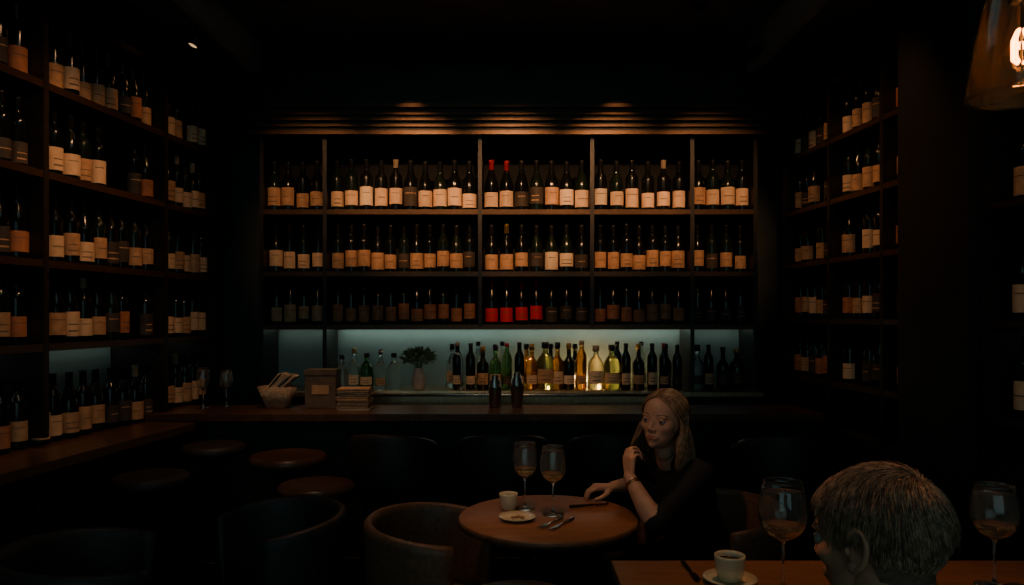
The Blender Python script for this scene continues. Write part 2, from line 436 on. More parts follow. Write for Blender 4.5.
for x in (-0.37,-0.21,-0.06,0.09,0.24,0.39,0.65,0.80,0.95):
    liq(x,4.64,random.choice([LQ1,LQ3]),random.choice(['glass_pale','glass_amber','wine_glass_green','wine_glass_dark']),'label_tan','cap_black',.95)
b.build('liquor_bottles')

def lightpuck(x,y,z,e,n):
    m=MB(); m.lathe([(0,0),(0.03,0),(0.03,0.008),(0.024,0.010),(0,0.010)],['black_metal','black_metal','black_metal','led_warm'],20,T(x,y,z))
    o=m.build(n)
    l=bpy.data.lights.new(n+'_bulb','POINT'); l.energy=e; l.color=(1,0.62,0.25); l.shadow_soft_size=0.015
    lo=bpy.data.objects.new('bulb',l); lo.parent=o; lo.location=(x,y,z+0.04); COL.objects.link(lo)
lightpuck(0.50,4.66,0.971,2.2,'bar_uplight'); lightpuck(0.18,4.70,0.971,0.35,'bar_uplight')

for x,h in ((-0.092,0.175),(0.027,0.19)):
    b=MB(); b.lathe([(0,0),(0.027,0),(0.03,0.004),(0.036,h*0.62),(0.0365,h*0.64),(0.034,h*0.66),(0.03,h*0.8),(0.02,h*0.87),(0.019,h*0.97),(0.015,h),(0,h)],'steel',24,T(x,4.05,0.921)); b.build('cocktail_shaker')
b=MB(); b.lathe([(0,0),(0.022,0),(0.02,0.012),(0.010,0.02),(0,0.02)],'steel',16,T(-0.30,4.44,0.971))
b.tube([(-0.30,4.44,0.98)]+[(-0.30,4.44,0.98+0.18*i/4) for i in range(1,5)]+[(-0.30-0.035+0.035*math.cos(a),4.44-0.0,1.16+0.035*math.sin(a)) for a in (0.5,1.0,1.57,2.1,2.7,3.14)]+[(-0.37,4.44,1.13)],0.006,'steel'); b.build('bar_faucet')

e=empty('potted_plant')
b=MB(); b.lathe([(0,0),(0.028,0),(0.034,0.01),(0.042,0.05),(0.040,0.08),(0.030,0.10),(0.027,0.12),(0.032,0.132),(0.028,0.130),(0.024,0.115),(0,0.11)],'vase',24,T(-0.56,4.50,0.971)); b.build('vase',e)
b=MB()
for i in range(420):
    th=random.uniform(0,2*math.pi); ph=math.acos(random.uniform(-0.55,1)); r=random.uniform(0.5,1.0)
    d=Vector((math.sin(ph)*math.cos(th),math.sin(ph)*math.sin(th),math.cos(ph)))
    c=Vector((-0.56,4.50,1.165))+Vector((d.x*0.105,d.y*0.09,d.z*0.065))*r
    t=Vector((random.gauss(0,1),random.gauss(0,1),random.gauss(0,1))).normalized(); w=d.cross(t).normalized(); l=(d+t*0.5).normalized()
    a=random.uniform(0.010,0.017)
    V=[c-l*a,c+w*a*0.5,c+l*a+d*0.003,c-w*a*0.5]; b.add(V,[(0,1,2,3)],'leaf')
for i in range(24):
    th=random.uniform(0,2*math.pi); r=random.uniform(0.02,0.08)
    b.tube([(-0.56,4.50,1.07),(-0.56+0.4*r*math.cos(th),4.50+0.4*r*math.sin(th),1.12),(-0.56+r*math.cos(th),4.50+r*math.sin(th),1.17)],0.0015,'leaf',seg=5)
b.build('foliage',e)

e=empty('napkin_basket')
b=MB(); cx,cy,z0=-1.265,4.05,0.921
V=[];F=[]
prof=[(0.055,0.0),(0.100,0.115),(0.095,0.115),(0.050,0.008)]
for s_,z in prof:
    n=32
    for k in range(n):
        a=2*math.pi*k/n; c,s2=math.cos(a),math.sin(a)
        q=(abs(c)**5+abs(s2)**5)**(-1/5)
        V.append((cx+c*q*s_,cy+s2*q*s_*0.7,z0+z))
for i in range(3):
    for k in range(32): F.append((i*32+k,i*32+(k+1)%32,(i+1)*32+(k+1)%32,(i+1)*32+k))
F.append(tuple(range(32))[::-1]); F.append(tuple(96+k for k in range(32)))
b.add(V,F,'wicker',True); b.build('basket',e)
b=MB()
for i in range(7):
    M=T(cx-0.04+0.011*i,cy+random.uniform(-.01,.01),z0+0.105,0.1*random.uniform(-1,1)) @ Matrix.Rotation(0.70+0.03*i,4,'Y')
    b.box((0.0,0,0.03),(0.005,0.11,0.15),'paper',M)
b.build('papers',e)
b=MB(); b.box((-1.025,4.07,1.015),(0.165,0.12,0.188),'carton'); b.box((-1.025,4.07,1.112),(0.172,0.127,0.03),'carton'); b.box((-1.025,4.008,1.02),(0.09,0.003,0.05),'label_tan'); b.build('storage_box',bevel=0.003)
b=MB()
for i in range(11):
    b.box((-0.83+random.uniform(-.006,.006),3.97+random.uniform(-.006,.006),0.926+i*0.0105),(0.165,0.13,0.007),random.choice(['paper','label_tan','wicker']),rz=random.uniform(-.05,.05))
b.build('stack_of_menus')

# ------------------------------------------------------------------ glassware
def wineglass(x,y,z,h=0.226,R=0.045,amber_refl=True,name='wine_glass'):
    b=MB(); sb=h*0.47
    out=[(0,0),(R*0.80,0),(R*0.82,0.0015),(R*0.45,0.005),(0.006,0.010),(0.0035,0.022),(0.0032,sb-0.012),(0.006,sb-0.003)]
    bowl=[(0.30,0.03),(0.62,0.10),(0.86,0.22),(0.98,0.38),(1.0,0.50),(0.95,0.68),(0.86,0.85),(0.78,1.0)]
    bh=h-sb
    out+=[(R*r,sb+bh*t) for r,t in bowl]
    inn=[(R*r-0.0018,sb+bh*t+ (0.001 if t<0.9 else 0)) for r,t in bowl][::-1]
    prof=out+inn+[(0,sb+0.004)]
    b.lathe(prof,'clear_glass',40,T(x,y,z))
    b.tube([(R*0.78*math.cos(a)-0.0007*math.cos(a),R*0.78*math.sin(a),h) for a in [2*math.pi*k/40 for k in range(40)]],0.0015,'clear_glass',6,True,T(x,y,z),True)
    if amber_refl:  # amber body in the lower bowl, imitates a reflection there
        lv=0.26
        wp=[(0,sb+0.0046)]+[(R*r-0.0021,sb+bh*t+0.0012) for r,t in bowl if t<lv]
        wp+=[(R*0.90-0.0021,sb+bh*lv),(0,sb+bh*lv)]
        b.lathe(wp,'amber_reflection',32,T(x,y,z))
    return b.build(name)
wineglass(0.045,2.60,0.7505); wineglass(0.138,2.52,0.7505,h=0.228)
wineglass(0.654,1.81,0.7505,h=0.268,R=0.058); wineglass(1.190,1.85,0.7505,h=0.25,R=0.055)
wineglass(-1.655,4.02,0.921,h=0.215,R=0.036,amber_refl=False); wineglass(-1.555,4.08,0.921,h=0.20,R=0.036,amber_refl=False)

def cup(x,y,z,h,R,ang=0.5):
    b=MB()
    b.lathe([(0,0),(R*0.62,0),(R*0.72,0.003),(R*0.92,h*0.35),(R,h*0.9),(R,h),(R-0.004,h),(R-0.005,h*0.85),(R-0.005,h*0.8),(0,h*0.8)],['porcelain']*8+['coffee'],28,T(x,y,z))
    pts=[(R*0.93+0.018*math.sin(t)*1.0,0,h*0.52-h*0.28*math.cos(t)) for t in [i*math.pi/8 for i in range(9)]]
    b.tube(pts,0.0035,'porcelain',M=T(x,y,z,ang)); return b.build('espresso_cup')
def plate(x,y,z,R,name='saucer'):
    b=MB(); b.lathe([(0,0.0),(R*0.55,0),(R*0.62,0.003),(R,0.011),(R,0.0135),(R*0.6,0.006),(R*0.5,0.0045),(0,0.0045)],'porcelain',36,T(x,y,z)); return b.build(name)
plate(0.017,2.455,0.7505,0.060); cup(-0.012,2.575,0.7505,0.058,0.032,ang=2.2)
b=MB()
for i in range(3): b.ell((0.005+0.014*i,2.45+0.01*(i%2),0.760),(0.009,0.006,0.005),'label_tan')
b.build('biscuits')
plate(0.546,1.88,0.7505,0.066); cup(0.546,1.88,0.7555,0.064,0.038,ang=1.6)
def fork(p0,p1,z,name='fork',mt='steel'):
    d=Vector((p1[0]-p0[0],p1[1]-p0[1],0)); Ln=d.length; an=math.atan2(d.y,d.x); M=T(p0[0],p0[1],z,an)
    b=MB()
    b.tube([(0,0,0.006),(Ln*0.3,0,0.006),(Ln*0.62,0,0.006)],[0.0055,0.0045,0.0028],mt,M=M)
    if name=='fork':
        b.box((Ln*0.70,0,0.006),(Ln*0.12,0.018,0.002),mt,M)
        for k in range(4): b.tube([(Ln*0.75,-0.0075+k*0.005,0.006),(Ln*0.9,-0.0075+k*0.005,0.005),(Ln,-0.0075+k*0.005,0.008)],0.0014,mt,seg=5,M=M)
    else:
        b.box((Ln*0.82,0.002,0.006),(Ln*0.38,0.014,0.002),mt,M)
    return b.build(name)
fork((0.165,2.46),(0.085,2.34),0.7505); fork((0.20,2.45),(0.12,2.33),0.7505,'table_knife')
fork((0.20,2.60),(0.34,2.64),0.7505,'fork','black_metal')
fork((0.46,2.02),(0.465,1.88),0.7505,'table_knife','black_metal')

# ------------------------------------------------------------------ tables
b=MB(); M=T(0.12,2.5,0)
b.lathe([(0,0.722),(0.285,0.722),(0.296,0.727),(0.300,0.736),(0.299,0.745),(0.294,0.750),(0,0.750)],['table_edge']*5+['table_wood'],72,M)
b.lathe([(0,0),(0.20,0),(0.20,0.012),(0.06,0.03),(0.03,0.05),(0.026,0.66),(0.07,0.70),(0.12,0.722),(0,0.722)],'black_metal',32,M)
b.build('round_bistro_table')
b=MB()
b.box((0.885,1.72,0.735),(1.23,0.66,0.03),'table_wood')
for x in (0.33,1.43):
    for y in (1.46,1.98): b.box((x,y,0.36),(0.045,0.045,0.72),'black_metal')
b.box((0.885,1.98,0.70),(1.1,0.02,0.04),'black_metal'); b.box((0.885,1.46,0.70),(1.1,0.02,0.04),'black_metal')
b.build('dining_table',bevel=0.004)

# ------------------------------------------------------------------ tub chairs
def tub(x,y,face,zr=0.72,seat=0.43,R=0.25,mt='leather',drop=0.04,name='tub_chair',legs=0.0,gap=0.95,zb=0.30):
    b=MB(); M=T(x,y,0,face)
    n=40; V=[];F=[]
    def top(a):
        t=abs(a-math.pi)/(math.pi-gap); return zr-drop*t*t
    th=0.035
    for i in range(n+1):
        a=gap+(2*math.pi-2*gap)*i/n; zt=top(a)
        pr=[(R-th*0.3-0.03,zb)]
        pr+=[(R-th-0.015,zb),(R-th-0.005,seat+0.05),(R-th,zt-0.03),(R-th+0.006,zt-0.008),(R-th*0.5,zt),(R-0.004,zt-0.010),(R,zt-0.03),(R-0.008,seat),(R-0.03,zb)]
        for r,z in pr: V.append((r*math.cos(a),r*math.sin(a),z))
    m=len(pr)
    for i in range(n):
        for k in range(m):
            k2=(k+1)%m; F.append((i*m+k,(i+1)*m+k,(i+1)*m+k2,i*m+k2))
    F.append(tuple(range(m))); F.append(tuple(n*m+k for k in range(m))[::-1])
    b.add(V,F,mt,True,M)
    rs=R-th-0.006
    b.lathe([(0,zb-0.01),(rs-0.02,zb-0.01),(rs,zb+0.01),(rs,seat-0.03),(rs-0.015,seat-0.006),(rs-0.05,seat),(0,seat+0.004)],mt,36,M)
    for a in (0.7,2.3,3.98,5.58):
        b.tube([((R-0.08)*math.cos(a),(R-0.08)*math.sin(a),zb),((R-0.03)*math.cos(a),(R-0.03)*math.sin(a),0.0)],[0.016,0.010],'black_metal',M=M)
    if zb>0.5:
        pts=[((R-0.045)*math.cos(a),(R-0.045)*math.sin(a),0.22) for a in [2*math.pi*k/24 for k in range(24)]]
        b.tube(pts,0.008,'black_metal',M=M,closed=True)
    return b.build(name)
tub(-0.262,2.60,-0.30,zr=0.725)
tub(0.745,2.825,math.atan2(-0.6,-0.8),zr=0.715,seat=0.405,R=0.275)
tub(0.74,0.98,math.atan2(0.7,-0.7),zr=0.72,seat=0.43,R=0.28,mt='leather_dark')
tub(-1.25,2.25,0.4,zr=0.74,mt='leather_dark',R=0.27); tub(-0.85,2.70,-2.4,zr=0.72,mt='leather_dark',R=0.25)
for x,f in ((-0.54,1.4),(-0.04,1.6),(0.46,1.55),(1.22,1.7)):
    tub(x,3.46,f,zr=0.90,seat=0.66,R=0.21,mt='leather_dark',name='bar_chair',zb=0.60,gap=1.1,drop=0.10)
def stool(x,y,z,R,mt='leather',name='bar_stool'):
    b=MB(); M=T(x,y,0)
    b.lathe([(0,z-0.055),(R-0.02,z-0.055),(R-0.004,z-0.045),(R,z-0.02),(R-0.012,z-0.004),(R-0.03,z),(0,z)],mt,40,M)
    br=min(0.17,R-0.01)
    b.lathe([(0,0),(br,0),(br,0.01),(0.04,0.03),(0.024,0.05),(0.024,z-0.07),(0.06,z-0.055),(0,z-0.055)],'black_metal',24,M)
    pts=[(0.13*math.cos(a),0.13*math.sin(a),0.26) for a in [2*math.pi*k/24 for k in range(24)]]
    b.tube(pts,0.008,'black_metal',M=M,closed=True)
    b.tube([(-0.13,0,0.26),(0.13,0,0.26)],0.007,'black_metal',M=M); b.tube([(0,-0.13,0.26),(0,0.13,0.26)],0.007,'black_metal',M=M)
    return b.build(name)
stool(-1.08,3.62,0.75,0.185,'bar_wood'); stool(-0.84,3.22,0.70,0.165,'bar_wood'); stool(-1.44,3.62,0.80,0.15,'leather_dark'); stool(-1.50,3.12,0.76,0.15,'leather_dark')
stool(0.02,1.90,0.70,0.165,'leather','round_stool')

# ------------------------------------------------------------------ people
def cap_mesh(p1,r1,p2,r2,seg=16):
    p1=Vector(p1);p2=Vector(p2); ax=p2-p1; L=ax.length; q=ax.to_track_quat('Z','Y').to_matrix().to_4x4()
    prof=[(0,-r1)]+[(r1*math.sin(a),-r1*math.cos(a)) for a in (0.35,0.7,1.1,1.57)]+[(r2*math.sin(a),L-r2*math.cos(a)) for a in (1.57,2.04,2.44,2.79)]+[(0,L+r2)]
    return prof, Matrix.Translation(p1)@q
def person_mesh(name,prims,parent,voxel=0.004,smooth=5):
    b=MB()
    for p in prims:
        if p[0]=='c':
            prof,M=cap_mesh(p[1],p[2],p[3],p[4]); b.lathe(prof,'skin',16,M)
        else:
            M=Matrix.Translation(p[1])@p[3].to_4x4(); b.ell((0,0,0),p[2],'skin',M,24,16)
    ob=b.build('tmp')
    r=ob.modifiers.new('r','REMESH'); r.mode='VOXEL'; r.voxel_size=voxel
    s=ob.modifiers.new('s','SMOOTH'); s.factor=0.5; s.iterations=smooth
    dg=bpy.context.evaluated_depsgraph_get(); me=bpy.data.meshes.new_from_object(ob.evaluated_get(dg))
    bpy.data.objects.remove(ob)
    n=len(me.polygons); C=np.empty(n*3); me.polygons.foreach_get('center',C); C=C.reshape(-1,3)
    D=[];tags=[]
    for p in prims:
        if p[0]=='c':
            a=np.array(p[1]);c=np.array(p[3]); ab=c-a; t=np.clip(((C-a)@ab)/max(1e-9,ab@ab),0,1)
            d=np.linalg.norm(C-a-t[:,None]*ab,axis=1)-(p[2]+(p[4]-p[2])*t); tags.append(p[5])
        else:
            R=np.array(p[3]); q=(C-np.array(p[1]))@R; rr=np.array(p[2]); k=np.linalg.norm(q/rr,axis=1); d=(k-1)*rr.min(); tags.append(p[4])
        D.append(d)
    idx=np.argmin(np.array(D),axis=0)
    names=sorted(set(tags)); me.materials.clear()
    for t in names: me.materials.append(MATS[t])
    ti=np.array([names.index(t) for t in tags])
    me.polygons.foreach_set('material_index',ti[idx].astype(np.int32)); me.polygons.foreach_set('use_smooth',np.ones(n,bool))
    me.update(); o=bpy.data.objects.new(name,me); COL.objects.link(o); o.parent=parent
    return o
def V3(*a): return Vector(a)
def hand(w,d,n,thumb_side,curls,tag,sc=1.0,spread=0.0):
    w=Vector(w); d=Vector(d).normalized(); n=Vector(n); n=(n-d*n.dot(d)).normalized(); t=d.cross(n).normalized()*thumb_side
    P=[]; kl=[0.082,0.084,0.080,0.072]; fl=[0.066,0.074,0.069,0.054]; rr=[0.0088,0.0090,0.0086,0.0076]
    for i in range(4):
        off=t*(0.030-0.0195*i)*sc
        base=w+t*(0.014-0.010*i)*sc+d*0.005*sc; kn=w+d*kl[i]*sc+off
        P.append(('c',tuple(base),0.0135*sc,tuple(kn),0.0115*sc,tag))
        pos=kn; ang=0.0
        dd=(d+t*spread*(1.5-i)*0.3).normalized()
        for j,(fr,c) in enumerate(zip((0.45,0.31,0.24),curls[i])):
            ang+=c; dr=dd*math.cos(ang)+n*math.sin(ang); q=pos+dr*fl[i]*fr*sc*1.15
            r1=rr[i]*sc*(1-0.10*j); P.append(('c',tuple(pos),r1*1.05,tuple(q),r1*0.92,tag)); pos=q
    tb=w+d*0.022*sc+t*0.022*sc+n*0.006*sc; pos=tb
    for (a,b_,c),L,r in (((0.62,0.62,0.35),0.040,0.0125),((0.85,0.30,0.35),0.032,0.0100),((0.95,0.0,0.30),0.025,0.0088)):
        dr=(d*a+t*b_+n*c).normalized(); q=pos+dr*L*sc; P.append(('c',tuple(pos),r*sc*1.05,tuple(q),r*sc*0.95,tag)); pos=q
    P.append(('c',tuple(w+t*0.012*sc),0.015*sc,tuple(tb+d*0.02*sc),0.014*sc,tag))
    return P

def sd_ell(p,c,r):
    q=p-np.array(c); r=np.array(r); k0=np.linalg.norm(q/r,axis=1); k1=np.linalg.norm(q/(r*r),axis=1)+1e-9; return k0*(k0-1)/k1
def sd_cap(p,a,r1,c,r2):
    a=np.array(a,float);c=np.array(c,float);ab=c-a;t=np.clip(((p-a)@ab)/(ab@ab),0,1); return np.linalg.norm(p-a-t[:,None]*ab,axis=1)-(r1+(r2-r1)*t)
def smin(a,b,k): h=np.clip(0.5+0.5*(b-a)/k,0,1); return b*(1-h)+a*h-k*h*(1-h)
def smax(a,b,k): return -smin(-a,-b,k)
def head_sdf(p,male=False):
    d=sd_ell(p,(0,-0.018,0.030),(0.074,0.092,0.079))
    d=smin(d,sd_ell(p,(0,0.028,0.040),(0.058,0.056,0.052)),0.02)
    d=smin(d,sd_ell(p,(0,0.018,-0.020),(0.057,0.062,0.072)),0.02)
    jw=0.048 if male else 0.037
    d=smin(d,sd_ell(p,(0,0.026,-0.062),(jw,0.045,0.032)),0.02)
    d=smin(d,sd_ell(p,(0,0.063,-0.083),(0.014 if not male else 0.02,0.013,0.012)),0.016)
    for s in (-1,1):
        d=smin(d,sd_ell(p,(s*0.038,0.048,-0.018),(0.022,0.026,0.020)),0.014)
        d=smin(d,sd_ell(p,(s*0.026,0.070,0.020),(0.022,0.010 if not male else 0.013,0.007)),0.012)
        d=smax(d,-sd_ell(p,(s*0.031,0.0935,0.001),(0.016,0.0145,0.0095)),0.008)
    d=smin(d,sd_cap(p,(0,0.078,0.012),0.0045,(0,0.096,-0.026),0.0075),0.008)
    for s in (-1,1): d=smin(d,sd_ell(p,(s*0.0095,0.087,-0.030),(0.0058,0.008,0.0055)),0.005)
    d=smin(d,sd_ell(p,(0,0.074,-0.056),(0.022,0.011,0.015)),0.010)
    d=smin(d,sd_ell(p,(0,0.0815,-0.0525),(0.0155,0.0055,0.0038)),0.003)
    d=smin(d,sd_ell(p,(0,0.0805,-0.0610),(0.0135,0.0062,0.0046)),0.003)
    nr=0.038 if not male else 0.050
    d=smin(d,sd_cap(p,(0,-0.025,-0.04),nr,(0,-0.034,-0.115),nr-0.004),0.02)
    return d
def head(parent,C,f,scale,skin,male=False,roll=0.0):
    f=Vector(f).normalized(); up=Vector((0,0,1)); x=f.cross(up).normalized(); z=x.cross(f).normalized()
    R=Matrix((x,f,z)).transposed(); M=Matrix.Translation(C)@R.to_4x4()@Matrix.Rotation(roll,4,'Y')@Matrix.Diagonal((scale,scale,scale,1))
    nu,nv=260,200; o=np.array((0,0.01,-0.015))
    dirs=[]
    for i in range(1,nv):
        ph=math.pi*i/nv
        for j in range(nu):
            th=2*math.pi*j/nu; dirs.append((math.sin(ph)*math.sin(th),math.sin(ph)*math.cos(th),math.cos(ph)))
    dirs+= [(0,0,1),(0,0,-1)]
    D=np.array(dirs); hi=np.full(len(D),0.17); found=np.zeros(len(D),bool); lo=np.zeros(len(D)); 
    for t in np.linspace(0.17,0.03,120):
        val=head_sdf(o+D*t,male); new=(val<0)&~found; lo[new]=t; found|=new; hi[~found]=t
    for _ in range(14):
        mid=(lo+hi)/2; v=head_sdf(o+D*mid[:,None],male); ins=v<0; lo=np.where(ins,mid,lo); hi=np.where(ins,hi,mid)
    P=o+D*lo[:,None]
    V=[tuple(p) for p in P]; F=[];mm=[]
    top=len(V)-2; bot=len(V)-1
    for i in range(nv-2):
        for j in range(nu):
            j2=(j+1)%nu; F.append((i*nu+j,(i+1)*nu+j,(i+1)*nu+j2,i*nu+j2))
    for j in range(nu):
        F.append((top,j,(j+1)%nu)); F.append((bot,(nv-2)*nu+(j+1)%nu,(nv-2)*nu+j))
    for fc in F:
        c=P[list(fc)].mean(axis=0); m_=skin
        if c[1]>0.045:
            ex=abs(c[0])
            if ((c[0]/0.0160)**2+((c[2]+0.0525)/0.0040)**2<1 and c[1]>0.079) or ((c[0]/0.0135)**2+((c[2]+0.0615)/0.0048)**2<1 and c[1]>0.079): m_='lips'
            bz=0.0225+0.008*(ex-0.016)/0.03-(max(0,ex-0.036)*0.6)
            if 0.014<ex<0.048 and abs(c[2]-bz)<(0.0018 if not male else 0.003): m_='brow'
        mm.append(m_)
    b=MB(); b.add(V,F,mm,True,M); 
    for s in (-1,1):
        pts=[]
        for k in range(13):
            a=-1.9+ k*(4.6/12)
            pts.append((s*(0.076+0.007*math.sin(a*0.5+1)),-0.012-0.017*math.cos(a-0.3),0.002+0.030*math.sin(a)))
        b.tube(pts,[0.003]+[0.0048]*11+[0.004],skin,8,True,M)
        b.ell((s*0.0745,-0.010,0.0),(0.006,0.016,0.027),skin,M)
        b.ell((s*0.075,-0.002,-0.026),(0.005,0.009,0.010),skin,M)
        b.ell((s*0.078,0.004,-0.002),(0.004,0.004,0.007),skin,M)
    b.build('head',parent)
    b=MB()
    for s in (-1,1):
        c=(s*0.031,0.0705,0.001)
        b.ell(c,(0.0122,0.0122,0.0122),'eye_white',M)
        b.ell((s*0.031-0.001,0.0796,0.001),(0.0058,0.0035,0.0058),'iris',M)
        V=[];F=[]
        for (z0,z1) in ((0.38,1.3),(-1.2,-0.38)):
            o0=len(V)
            for i in range(5):
                la=z0+(z1-z0)*i/4
                for k in range(13):
                    lo_=-1.25+2.5*k/12
                    V.append((c[0]+0.0131*math.cos(la)*math.sin(lo_),c[1]+0.0131*math.cos(la)*math.cos(lo_),c[2]+0.0131*math.sin(la)))
            for i in range(4):
                for k in range(12): F.append((o0+i*13+k,o0+i*13+k+1,o0+(i+1)*13+k+1,o0+(i+1)*13+k))
        b.add(V,F,skin,True,M)
        la=0.37; b.tube([(c[0]+0.0135*math.cos(la)*math.sin(q),c[1]+0.0135*math.cos(la)*math.cos(q),c[2]+0.0135*math.sin(la)) for q in [-1.2+0.2*k for k in range(13)]],0.0009,'brow',5,True,M)
    b.build('eyes',parent)
    return M
def scalp_shell(parent,M,thick,test,mt,male):
    o=np.array((0,-0.01,0.02)); nu,nv=200,160; P=[]
    for i in range(nv+1):
        ph=math.pi*i/nv
        for j in range(nu):
            th=2*math.pi*j/nu; P.append((math.sin(ph)*math.sin(th),math.sin(ph)*math.cos(th),math.cos(ph)))
    D=np.array(P); lo=np.full(len(D),0.03); hi=np.full(len(D),0.15)
    for _ in range(16):
        mid=(lo+hi)/2; ins=head_sdf(o+D*mid[:,None],male)-thick<0; lo=np.where(ins,mid,lo); hi=np.where(ins,hi,mid)
    P=o+D*lo[:,None]; F=[]
    for i in range(nv):
        for j in range(nu):
            q=(i*nu+j,(i+1)*nu+j,(i+1)*nu+(j+1)%nu,i*nu+(j+1)%nu); c=P[list(q)].mean(axis=0)
            if test(c): F.append(q)
    b=MB(); b.add([tuple(p) for p in P],F,mt,True,M); b.build('hair_cap',parent)
    return P

# ================= WOMAN
W=empty('seated_woman')
f=V3(-0.8,-0.6,0); l=V3(0.6,-0.8,0); up=V3(0,0,1)
Rw=Matrix((l,-f,up)).transposed()
def q(base,a=0,b_=0,c=0): return tuple(Vector(base)+f*a+l*b_+up*c)
cb='cloth_black'
Ls=(0.650,2.585,0.868); Rs=(0.462,2.800,0.876)
pr=[('e',(0.605,2.715,0.775),(0.150,0.098,0.145),Rw,cb),('e',(0.600,2.710,0.83),(0.155,0.080,0.085),Rw,cb),('e',(0.665,2.765,0.65),(0.122,0.088,0.13),Rw,cb),('e',(0.730,2.815,0.53),(0.165,0.125,0.115),Rw,cb)]
for s in (-1,1): pr.append(('e',q((0.600,2.710,0.765),0.070,0.070*s),(0.058,0.050,0.055),Rw,cb))
N=(0.562,2.685,0.90)
pr+=[('c',N,0.044,(0.548,2.658,0.99),0.042,'skin'),
     ('c',q(N,-0.01,0.03,0.0),0.040,Ls,0.048,cb),('c',q(N,-0.01,-0.03,0.0),0.040,Rs,0.048,cb)]
Le=(0.462,2.405,0.745); Lw=(0.400,2.555,0.868)
pr+=[('c',Ls,0.050,Le,0.037,cb),('c',Le,0.034,tuple(Vector(Le).lerp(Vector(Lw),0.35)),0.035,'skin'),('c',tuple(Vector(Le).lerp(Vector(Lw),0.35)),0.035,Lw,0.021,'skin')]
Re=(0.545,2.930,0.775); Rw_=(0.372,2.765,0.786)
pr+=[('c',Rs,0.048,Re,0.037,cb),('c',Re,0.036,tuple(Vector(Re).lerp(Vector(Rw_),0.7)),0.030,cb),('c',tuple(Vector(Re).lerp(Vector(Rw_),0.7)),0.027,Rw_,0.021,'skin')]
for hs,kn,an,toe in (((0.780,2.745,0.495),(0.454,2.50,0.53),(0.52,2.52,0.08),(0.42,2.44,0.035)),((0.676,2.880,0.495),(0.36,2.645,0.53),(0.45,2.72,0.08),(0.355,2.645,0.035))):
    pr+=[('c',hs,0.082,kn,0.056,cb),('c',kn,0.054,tuple(Vector(kn).lerp(Vector(an),0.35)),0.052,cb),('c',tuple(Vector(kn).lerp(Vector(an),0.35)),0.052,an,0.033,cb),('c',an,0.034,(an[0],an[1],0.04),0.036,cb),('c',(an[0],an[1],0.04),0.036,toe,0.028,cb)]
pr+=hand(Lw,(0.02,0.28,0.92),(0.80,0.40,0.0),1,[(0.3,0.8,0.6),(0.4,0.9,0.7),(0.6,1.0,0.8),(0.8,1.0,0.8)],'skin',0.82)
pr+=hand(Rw_,(-0.90,-0.25,0.06),(0,0,-1),1,[(0.35,0.7,0.4),(0.40,0.8,0.5),(0.5,0.8,0.5),(0.6,0.8,0.5)],'skin',0.86)
person_mesh('body',pr,W,0.004,5)
Mh=head(W,(0.530,2.630,1.048),(-0.62,-0.78,0.10),0.95,'skin',False,roll=-0.07)
def hairline(c):
    x,y,z=c; ax=abs(x)
    if y>0.0:
        return z>0.088-max(0,(ax-0.025))*1.3-max(0,0.045-y)*0.9
    return z>-0.06 or y<-0.03
scalp_shell(W,Mh,0.003,hairline,'hair_blonde',False)
b=MB()
cE=np.array((0,-0.016,0.030)); rE=np.array((0.081,0.096,0.087))
def sl(a,c,t):
    om=math.acos(max(-1,min(1,float(a@c)))); 
    if om<1e-4: return a
    return (math.sin((1-t)*om)*a+math.sin(t*om)*c)/math.sin(om)
for i in range(1600):
    side=random.choice((-1,1)); az=random.uniform(math.radians(66),math.radians(179))*side
    if random.random()<0.25: az=random.uniform(math.radians(64),math.radians(90))*side
    fr=1-(abs(az)-1.15)/(math.pi-1.15)
    tilt=math.radians(-35+80*fr)+random.uniform(-0.10,0.10)
    r0=np.array((0.06+0.05*side*random.random(),math.sin(tilt),math.cos(tilt))); r0/=np.linalg.norm(r0)
    el=-0.10; e1=np.array((math.sin(az)*math.cos(el),math.cos(az)*math.cos(el),math.sin(el)))
    k=random.uniform(0.97,1.05); pts=[]
    for t in np.linspace(0,1,9):
        dd=sl(r0,e1,t)
        pts.append(cE+dd*rE*(k+0.03*math.sin(t*math.pi)*fr))
    last=pts[-1]; Ln=random.uniform(0.12,0.20); wv=az*3+random.uniform(-.5,.5); amp=random.uniform(0.004,0.012)
    for t in np.linspace(0.12,1,9):
        p=last+np.array((last[0]*0.10*math.sin(t*3.0)+amp*math.sin(wv+t*6),-0.012*t+amp*math.cos(wv+t*5),-Ln*t))
        if p[2]<-0.06: p=p+np.array((side*0.014,0.004,0))*min(1,(-0.06-p[2])/0.05)
        pts.append(p)
    n=len(pts); r=random.uniform(0.0010,0.0020); rad=[r*0.6]+[r]*(n-3)+[r*0.7,r*0.2]
    b.tube([tuple(p) for p in pts],rad,'hair_blonde' if random.random()<0.72 else 'hair_root',5,True,Mh)
b.build('hair',W)
b=MB(); wv=Vector(Lw).lerp(Vector(Le),0.14); ax=(Vector(Le)-Vector(Lw)).normalized(); u1=ax.cross(Vector((0,0,1))).normalized(); u2=ax.cross(u1)
for o_ in (0,0.008): b.tube([tuple(wv+ax*o_+(u1*math.cos(a)+u2*math.sin(a))*0.0265) for a in [2*math.pi*k/28 for k in range(28)]],0.0022,'bracelet',6,True,None,True)
b.build('bracelet',W)

